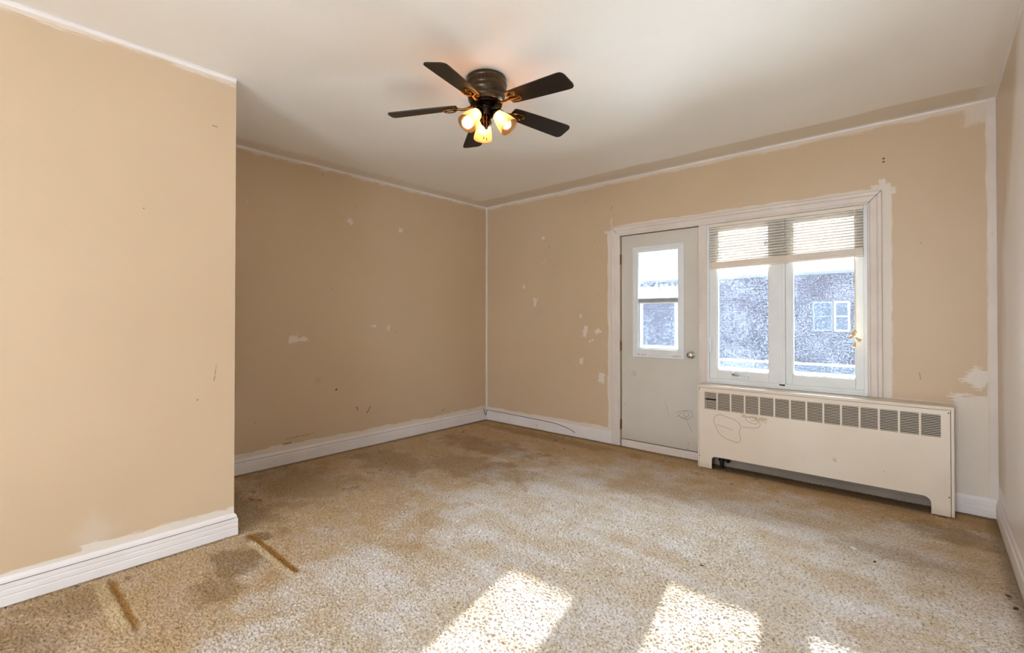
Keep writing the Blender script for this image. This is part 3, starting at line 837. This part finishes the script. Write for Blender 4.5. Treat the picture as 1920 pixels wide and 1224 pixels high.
def louvre(skip=None):
    bm = bmesh.new(); n = 13; p = (zg1-zg0)/n
    for k in range(n):
        z = zg0 + p*(k+.5)
        if skip is not None and k == skip: continue
        vs = box(bm, 0, gw, -.0022, .0022, -.0021, .0021)
        bmesh.ops.transform(bm, matrix=Matrix.Translation((0, yf0+.0024, z)), verts=vs)
    return bm
lv = None
for k, g0 in enumerate(gx):
    if k == 0:
        o = robj('grille', louvre(7), M_cover)
    elif lv is None:
        o = lv = robj('grille', louvre(), M_cover)
    else:
        o = lv.copy(); COL.objects.link(o); o.parent = rc; o.matrix_parent_inverse = lv.matrix_parent_inverse.copy()
    o.location = (g0, 0, 0)
bm = bmesh.new()
pts = [(2.74, .455), (2.78, .462), (2.83, .448), (2.88, .44), (2.925, .415), (2.94, .385), (2.925, .35), (2.935, .31), (2.93, .275), (2.90, .262), (2.87, .268), (2.82, .28), (2.765, .31), (2.735, .36), (2.715, .41), (2.72, .435), (2.74, .455)]
pts = [(2.74+(a-2.74)*.9, b-.02) for a, b in pts]
ribbon(bm, spline([(a, RY-.0002, b) for a, b in pts]), .0020)
ribbon(bm, spline([(a, RY-.0002, b) for a, b in ((2.74, .36), (2.79, .35), (2.86, .335))]), .0018)
pts = [(2.93, .37), (3.00, .372), (3.04, .38), (3.055, .40), (3.05, .425), (3.02, .45), (2.97, .452), (2.955, .435), (2.975, .415), (3.02, .405), (3.04, .415), (3.03, .43), (2.99, .43)]
ribbon(bm, spline([(a, RY-.0002, b) for a, b in pts]), .0020)
s = robj('pencil_scribble', bm, M_ink, fp); s['label'] = 'large pencil loop drawn on the panel'
bm = bmesh.new()
for x_, z_ in ((2.6035, .632), (2.6035, .090), (4.103, .118), (4.103, .63)):
    lathe(bm, [(.0038, 0), (.003, .0015), (0, .002)], 10, Matrix.Translation((x_, RY-.0003, z_)) @ Matrix.Rotation(PI/2, 4, 'X'))
    robj('screw', bm, M_dark); bm = bmesh.new()
bm.free()
# the convector behind it
cv = thing('radiator', 'dark finned radiator pipe hidden behind the cover with a black valve', 'radiator', (3.36, -.085, .16))
def cobj(name, bm, m, smooth=False):
    o = new_obj(name, bm, m, cv, smooth); o.matrix_parent_inverse = Matrix.Translation(cv.location).inverted(); return o
bm = bmesh.new()
for k in range(90): box(bm, 2.86+k*.0125, 2.8612+k*.0125, -.135, -.03, .14, .24)
cobj('fins', bm, simple('dusty_fins', srgb(70, 62, 54), .6, .3, nscale=30, namp=.2))
bm = bmesh.new(); box(bm, 2.61, 4.10, -.028, -.020, .13, .655); cobj('added_dark_plate', bm, M_darkplate)  # dark plate added behind the grilles so their slots look shaded
M_pipe = simple('dark_pipe', srgb(38, 32, 28), .55, .4, nscale=40, namp=.3)
bm = bmesh.new(); tube(bm, [(2.80, -.085, .19), (4.05, -.085, .19)], .014, 12)
tube(bm, spline([(2.80, -.085, .19), (2.765, -.085, .182), (2.752, -.085, .15), (2.750, -.085, .07), (2.750, -.085, -.004)], 5), .014, 12); cobj('pipe', bm, M_pipe, True)
bm = bmesh.new(); tube(bm, [(2.750, -.085, .055), (2.750, -.085, .105)], .023, 12)
lathe(bm, [(0, 0), (.010, 0), (.010, .022), (.022, .024), (.026, .030), (.026, .040), (.020, .045), (0, .046)], 20, Matrix.Translation((2.765, -.085, .072)) @ Matrix.Rotation(PI/2, 4, 'Y') ); cobj('valve', bm, M_pipe, True)

# ------------------------------------------------------------------ ceiling fan
FC = Vector((2.160, -2.203))
fan = thing('ceiling_fan', 'five-blade black ceiling fan with three lit amber glass shades', 'ceiling fan', (FC.x, FC.y, H))
def fobj(name, bm, m, parent=fan, smooth=True, mat=None):
    o = new_obj(name, bm, m, parent, smooth)
    if mat is not None: o.matrix_local = mat
    return o
g = G('smoked_bronze')
c_ = g.mix(g.step(g.noise(9, 3), -0.2, 0.25), srgb(70, 58, 44), srgb(96, 82, 64))
M_bronze = g.surf(c_, 0.30, None, 0.9, 0.5)
M_black = simple('polished_black_metal', srgb(34, 26, 18), 0.16, 0.85, nscale=20, namp=.2)
M_gold = simple('antique_brass_arm', srgb(120, 84, 38), 0.22, 1.0, nscale=30, namp=.25)
g = G('black_wood_blade')
gr = g.noise(1, 4, g.vec(g.x*6, g.y*70, g.z*1.0))
M_blade = g.surf(g.mix(g.step(gr, -0.2, 0.25), srgb(19, 14, 10), srgb(34, 25, 16)), 0.42, None, 0, 0.3)
bm = bmesh.new()
lathe(bm, [(0, 0), (.106, 0), (.110, -.003), (.113, -.010), (.1135, -.022), (.112, -.025), (.1135, -.028), (.114, -.062), (.112, -.066), (.114, -.070), (.114, -.086), (.108, -.098), (.103, -.108), (.104, -.112), (.100, -.128), (.088, -.140), (.070, -.147), (.060, -.150), (0, -.150)], 64)
fobj('motor_housing', bm, M_bronze)
bm = bmesh.new()
for k in range(40):
    a = 2*PI*k/40
    M = Matrix.Rotation(a, 4, 'Z') @ Matrix.Translation((.1138, 0, -.046)) @ Matrix.Rotation(PI/2, 4, 'Y') @ Matrix.Diagonal((1.5, .85, 1, 1))
    lathe(bm, [(0, .0006), (.0042, .0006), (.0042, -.004), (0, -.004)], 10, M)
vh = fobj('vent_hole', bm, simple('vent_black', srgb(8, 6, 5), .9)); vh['kind'] = 'stuff'
bm = bmesh.new()
lathe(bm, [(0, -.146), (.086, -.146), (.090, -.150), (.086, -.156), (.058, -.160), (.052, -.166), (.044, -.168), (.0425, -.172), (.0425, -.208), (.040, -.214), (.030, -.219), (.024, -.222), (.022, -.240), (0, -.240)], 48)
fobj('switch_housing', bm, M_black)
# light fitter
bm = bmesh.new()
lathe(bm, [(0, -.236), (.020, -.236), (.028, -.240), (.032, -.250), (.026, -.262), (.014, -.270), (.010, -.276), (.008, -.284), (0, -.288)], 32)
fobj('light_fitter', bm, M_black)
zb = 2.404 - H
DROOP = Matrix.Rotation(math.radians(4.4), 4, 'Y')
OFF = math.radians(0.6)
def blade_bm():
    bm = bmesh.new()
    prof = [(.165, .040), (.175, .046), (.20, .050), (.30, .0555), (.42, .0605), (.52, .064), (.540, .062), (.551, .052), (.556, .036)]
    pts = [(x, w) for x, w in prof] + [(x, -w) for x, w in prof[::-1]]
    # tip corners uneven like the photograph's clipped tips
    up = [bm.verts.new((x, y, .003)) for x, y in pts]; dn = [bm.verts.new((x, y, -.003)) for x, y in pts]
    bm.faces.new(up); bm.faces.new(dn[::-1])
    n = len(pts)
    for i in range(n): bm.faces.new((up[i], dn[i], dn[(i+1) % n], up[(i+1) % n]))
    return bm
def iron_bm():
    bm = bmesh.new()
    for s_ in (-1, 1):
        tube(bm, spline([(.165, .004*s_, -.007), (.180, .022*s_, -.008), (.205, .034*s_, -.008), (.232, .028*s_, -.008), (.246, .010*s_, -.008), (.250, 0, -.008)], 5), .0042, 8)
    tube(bm, spline([(.066, 0, .004), (.085, 0, -.002), (.110, 0, -.012), (.138, 0, -.014), (.160, 0, -.009), (.172, 0, -.007)], 6), [.0075]*31, 10)
    tube(bm, spline([(.170, 0, -.007), (.205, .006, -.010), (.25, 0, -.008)], 4), .0036, 8)
    for x_, y_ in ((.185, .024), (.185, -.024), (.244, 0)):
        lathe(bm, [(0, -.0145), (.004, -.0135), (.0062, -.010), (.0062, -.003), (0, -.003)], 12, Matrix.Translation((x_, y_, 0)))
    box(bm, .056, .074, -.013, .013, -.006, .010, .003)
    return bm
b0 = i0 = None
for k in range(5):
    a = OFF + math.radians(-72 + 72*k)
    Mi = Matrix.Translation((0, 0, zb)) @ Matrix.Rotation(a, 4, 'Z') @ DROOP
    Mb = Mi @ Matrix.Rotation(math.radians(-12), 4, 'X')
    if b0 is None:
        b0 = fobj('blade', blade_bm(), M_blade, smooth=False, mat=Mb); i0 = fobj('blade_arm', iron_bm(), M_gold, mat=Mi)
    else:
        o = b0.copy(); COL.objects.link(o); o.parent = fan; o.matrix_local = Mb
        o = i0.copy(); COL.objects.link(o); o.parent = fan; o.matrix_local = Mi
# shades and bulbs
g = G('frosted_amber_glass')
tl = g.N.new('ShaderNodeBsdfTranslucent'); tl.inputs[0].default_value = (.56, .38, .21, 1)
tr = g.N.new('ShaderNodeBsdfTransparent'); tr.inputs[0].default_value = (1.0, .86, .62, 1)
gl = g.N.new('ShaderNodeBsdfGlossy'); gl.inputs['Roughness'].default_value = .15
m1 = g.N.new('ShaderNodeMixShader'); m1.inputs[0].default_value = .24; g.L.new(tl.outputs[0], m1.inputs[1]); g.L.new(tr.outputs[0], m1.inputs[2])
m2 = g.N.new('ShaderNodeMixShader'); m2.inputs[0].default_value = .07; g.L.new(m1.outputs[0], m2.inputs[1]); g.L.new(gl.outputs[0], m2.inputs[2]); g.L.new(m2.outputs[0], g.out.inputs['Surface'])
M_shade = g.m
g = G('lit_bulb'); em = g.N.new('ShaderNodeEmission'); em.inputs[0].default_value = (1.0, .68, .36, 1); em.inputs[1].default_value = 22.0; g.L.new(em.outputs[0], g.out.inputs['Surface']); M_bulb = g.m
tilt = math.radians(48)
for k, az in enumerate((143, 23, 263)):
    a = math.radians(az)
    base_p = Vector((.058*math.cos(a), .058*math.sin(a), 2.345-H))
    dirv = Vector((math.cos(a)*math.cos(tilt), math.sin(a)*math.cos(tilt), -math.sin(tilt)))
    q = (-dirv).to_track_quat('Z', 'Y').to_matrix().to_4x4()
    Ms = Matrix.Translation(base_p) @ q            # local -z runs out of the socket
    bm = bmesh.new()
    lathe(bm, [(.026, .004), (.028, -.004), (.031, -.020), (.039, -.045), (.046, -.070), (.051, -.094), (.0535, -.108), (.0545, -.114), (.0535, -.118), (.0520, -.114), (.049, -.094), (.044, -.070), (.037, -.045), (.029, -.020), (.026, -.004), (.024, .004)], 96,
          wob=lambda i, t: (.0007*math.cos(24*t) if 1 < i < 6 else 0))
    sh = fobj('glass_shade', bm, M_shade, mat=Ms); sh.data.set_sharp_from_angle(angle=PI)
    bm = bmesh.new()
    lathe(bm, [(0, .026), (.012, .024), (.018, .018), (.024, .010), (.0300, .004), (.0315, -.004), (.0310, -.012), (.0285, -.012), (.0275, -.002), (0, -.001)], 32)
    tube(bm, spline([(0, 0, .020), tuple(Ms.inverted() @ Vector((.030*math.cos(a), .030*math.sin(a), 2.330-H))), tuple(Ms.inverted() @ Vector((.012*math.cos(a), .012*math.sin(a), 2.304-H)))], 5), .006, 10)
    for s_ in range(3):
        t_ = 2*PI*s_/3
        tube(bm, [(.030*math.cos(t_), .030*math.sin(t_), -.007), (.040*math.cos(t_), .040*math.sin(t_), -.007)], .0022, 6)
    fobj('lamp_socket', bm, M_black, mat=Ms)
    bm = bmesh.new()
    lathe(bm, [(0, -.004), (.011, -.004), (.012, -.020), (.018, -.034), (.0235, -.048), (.0255, -.060), (.0235, -.072), (.016, -.082), (.007, -.086), (0, -.087)], 24)
    fobj('light_bulb', bm, M_bulb, mat=Ms)
# pull chains hang on the camera side of the switch housing
for (ax_, zend) in ((math.radians(-62), -.345), (math.radians(-44), -.352)):
    bm = bmesh.new()
    cx_, cy_ = .044*math.cos(ax_), .044*math.sin(ax_)
    z = -.190; tube(bm, [(cx_*.9, cy_*.9, z), (cx_*1.12, cy_*1.12, z)], .003, 8)
    cx_ *= 1.12; cy_ *= 1.12
    while z > zend:
        bmesh.ops.create_icosphere(bm, subdivisions=1, radius=.0017, matrix=Matrix.Translation((cx_, cy_, z))); z -= .0042
    tube(bm, [(cx_, cy_, -.190), (cx_, cy_, zend)], .0005, 4)
    lathe(bm, [(0, 0), (.0028, -.002), (.0034, -.010), (.002, -.014), (0, -.0145)], 10, Matrix.Translation((cx_, cy_, zend)))
    fobj('pull_chain', bm, M_gold)

# ------------------------------------------------------------------ cable on the baseboards, junction box
bm = bmesh.new()
cp = [(0.016, -.30*0-.062, .128), (.012, -.05, .112), (.0205, -.045, .075), (.0215, -.030, .052), (.0215, -.0215, .066), (.022, -.0180, .100), (.030, -.0165, .110),
      (.15, -.0150, .1105), (.35, -.0150, .109), (.60, -.0155, .106), (.85, -.0160, .102), (1.02, -.0175, .098), (1.13, -.019, .084), (1.23, -.021, .062), (1.29, -.024, .040)]
tube(bm, spline(cp, 6), .0030, 8)
tag(new_obj('cable', bm, simple('brown_cable', srgb(74, 54, 42), .6, nscale=30, namp=.2), smooth=True), 'thin dark cable lying along the baseboard from the far corner', 'cable')
bm = bmesh.new(); box(bm, .745, .800, -.030, -.0146, .004, .058, .004); box(bm, .778, .782, -.0312, -.029, .034, .042)
tag(new_obj('cable_box', bm, M_trim), 'small white painted box on the baseboard left of the door', 'cable box')

# ------------------------------------------------------------------ litter on the carpet
M_paper = simple('white_paper', srgb(240, 240, 242), .8)
M_lint = simple('dark_lint', srgb(84, 68, 50), .95, nscale=120, namp=.5)
M_yel = simple('yellow_crumb', srgb(190, 160, 50), .9)
def scrap(x, y, s, rot, label):
    bm = bmesh.new()
    pts = [(-.5, -.28), (.42, -.34), (.5, .22), (.05, .34), (-.46, .25)]
    c_, s2 = math.cos(rot), math.sin(rot)
    up = [bm.verts.new((x+(a*c_-b*s2)*s, y+(a*s2+b*c_)*s, .0030+.35*s*abs(a)*.5)) for a, b in pts]
    dn = [bm.verts.new((v.co.x, v.co.y, v.co.z-.0012)) for v in up]
    bm.faces.new(up); bm.faces.new(dn[::-1])
    for i in range(5): bm.faces.new((up[i], dn[i], dn[(i+1) % 5], up[(i+1) % 5]))
    tag(new_obj('paper_scrap', bm, M_paper), label, 'paper scrap')
scrap(3.714, -1.046, .030, -.8, 'white paper scrap on the carpet in front of the radiator cover')
scrap(3.530, -2.154, .020, -.6, 'white paper scrap just right of the larger sun patch')
scrap(1.345, -1.130, .012, .3, 'tiny white speck of paper on the brown carpet near the far corner')
def crumb(x, y, s, label, m=M_lint, rot=0.0, name='lint_clump'):
    bm = bmesh.new(); bmesh.ops.create_icosphere(bm, subdivisions=2, radius=1.0)
    for v in bm.verts:
        v.co = Vector((v.co.x*1.5, v.co.y*.8, v.co.z*.35)) * (1+random.uniform(-.45, .3))
    bmesh.ops.transform(bm, matrix=Matrix.Translation((x, y, .001)) @ Matrix.Rotation(rot, 4, 'Z') @ Matrix.Scale(s*.68, 4), verts=bm.verts[:])
    tag(new_obj(name, bm, m), label, 'crumb' if name == 'crumb' else 'lint')
CR = [(1316, 1060, .010, 'dark lint clump above the right sun patch'), (1640, 1053, .011, 'dark lint clump right of the white paper scrap'),
      (1891, 1117, .012, 'brown lint clump by the right wall, farther of two'), (1905, 1140, .013, 'brown lint clump by the right wall, nearer of two'),
      (1058, 841, .014, 'dark lint clump in front of the door casing'), (1372, 907, .010, 'dark lint in front of the left end of the radiator cover'),
      (1458, 940, .010, 'dark lint in front of the middle of the radiator cover'), (869, 810, .016, 'dark lint clump below the far corner'),
      (145, 1100, .008, 'dark lint against the near left baseboard'), (802, 1190, .005, 'yellow crumb left of the left sun patch')]
def floor_pt(px, py):
    # a floor position from its bearing, worked out once for the list above
    yaw, pit, f = math.radians(-41.375), math.radians(.475), 888.37
    fw = Vector((math.sin(yaw)*math.cos(pit), math.cos(yaw)*math.cos(pit), math.sin(pit))); r = Vector((math.cos(yaw), -math.sin(yaw), 0)); u = r.cross(fw)
    d = fw*f + r*(px-960) + u*(590.685-py); t = -cam.location.z/d.z; return cam.location + d*t
for k, (px, py, s_, lb) in enumerate(CR):
    p = floor_pt(px, py); crumb(p.x, p.y, s_, lb, M_yel if k == 9 else M_lint, k*1.3, 'crumb' if k == 9 else 'lint_clump')

# ------------------------------------------------------------------ outside: balcony parapet and the brick house opposite
def ext():
    bm = bmesh.new(); box(bm, -14.0, 16.0, .14, 10.0, -.35, -.15)
    new_obj('terrace', bm, simple('white_terrace', srgb(236, 238, 240), .85, nscale=1.5, namp=.06), kind='structure')
    bm = bmesh.new(); box(bm, -14.0, 16.0, 11.9, 12.2, -.6, -.125)
    b = tag(new_obj('roof_curb', bm, simple('grey_curb', srgb(62, 68, 82), .8)), 'low curb at the far edge of the white flat roof, seen low through the window', 'curb')
    bm = bmesh.new(); box(bm, -14.0, 16.0, 11.85, 12.25, -.125, -.09); new_obj('curb_cap', bm, M_vinyl, b)
    bm = bmesh.new(); box(bm, -1.0, 6.0, .14, 1.10, 2.09, 2.20)  # overhang added and sized to keep the sun off the blind
    new_obj('added_shade_eave', bm, simple('added_eave_underside', srgb(150, 140, 128), .8), kind='structure')
    bm = bmesh.new(); box(bm, -60, 60, 1.7, 80, -3.3, -3.2)
    new_obj('ground', bm, simple('street_ground', srgb(170, 172, 176), .9, nscale=.5, namp=.15), kind='structure')
    Y = 20.0
    k = (Y+4.0936)/4.0936
    X_ = lambda x: 4.018+(x-4.018)*k
    Z_ = lambda z: 1.2012+(z-1.2012)*k
    g = G('far_brick')
    br = g.N.new('ShaderNodeTexBrick'); g.link(g.vec(g.x, g.z, 0.0), br.inputs['Vector'])
    br.inputs['Color1'].default_value = srgb(44, 30, 42); br.inputs['Color2'].default_value = srgb(56, 38, 50); br.inputs['Mortar'].default_value = srgb(58, 52, 62)
    br.inputs['Scale'].default_value = 1.0; br.inputs['Brick Width'].default_value = .30; br.inputs['Row Height'].default_value = .12; br.inputs['Mortar Size'].default_value = .014
    mb = g.surf(br.outputs[0], .9)
    h = thing('brick_house', 'brick house across the street behind the dusty window glass', 'house', (X_(3.2), Y+3, -3.2))
    ih = Matrix.Translation(h.location).inverted()
    def ho(name, bm, m, p=h):
        o = new_obj(name, bm, m, p)
        if p is h: o.matrix_parent_inverse = ih
        return o
    bm = bmesh.new(); box(bm, X_(-1.2), X_(4.6), Y, Y+7, -3.2, Z_(1.535)); ho('wall', bm, mb)
    bm = bmesh.new(); prism(bm, [(X_(-1.3), Z_(1.53)), (X_(4.7), Z_(1.53)), (X_(4.7), Z_(1.548)), (X_(-1.3), Z_(1.548))], Y-.25, Y+7.2); ho('roof', bm, simple('grey_roof', srgb(110, 115, 125), .8))
    wx0, wx1, wz0, wz1 = X_(3.372), X_(3.598), Z_(1.114), Z_(1.330)
    xm = X_(3.50)
    for (xa, xb) in ((wx0, xm-.02), (xm+.02, wx1)):
        bm = bmesh.new(); frame(bm, xa, xb, wz0, wz1, .07, Y-.06, Y+.02, 0); box(bm, xa+.05, xb-.05, Y-.05, Y+.01, (wz0+wz1)/2-.025, (wz0+wz1)/2+.025)
        w = ho('window', bm, M_vinyl if xa > wx0 else simple('grey_window_frame', srgb(96, 100, 112), .5))
        bm = bmesh.new(); box(bm, xa+.08, xb-.08, Y-.02, Y-.01, wz0+.08, wz1-.08); new_obj('pane', bm, simple('far_glass', srgb(60, 72, 90), .1), w)
ext()
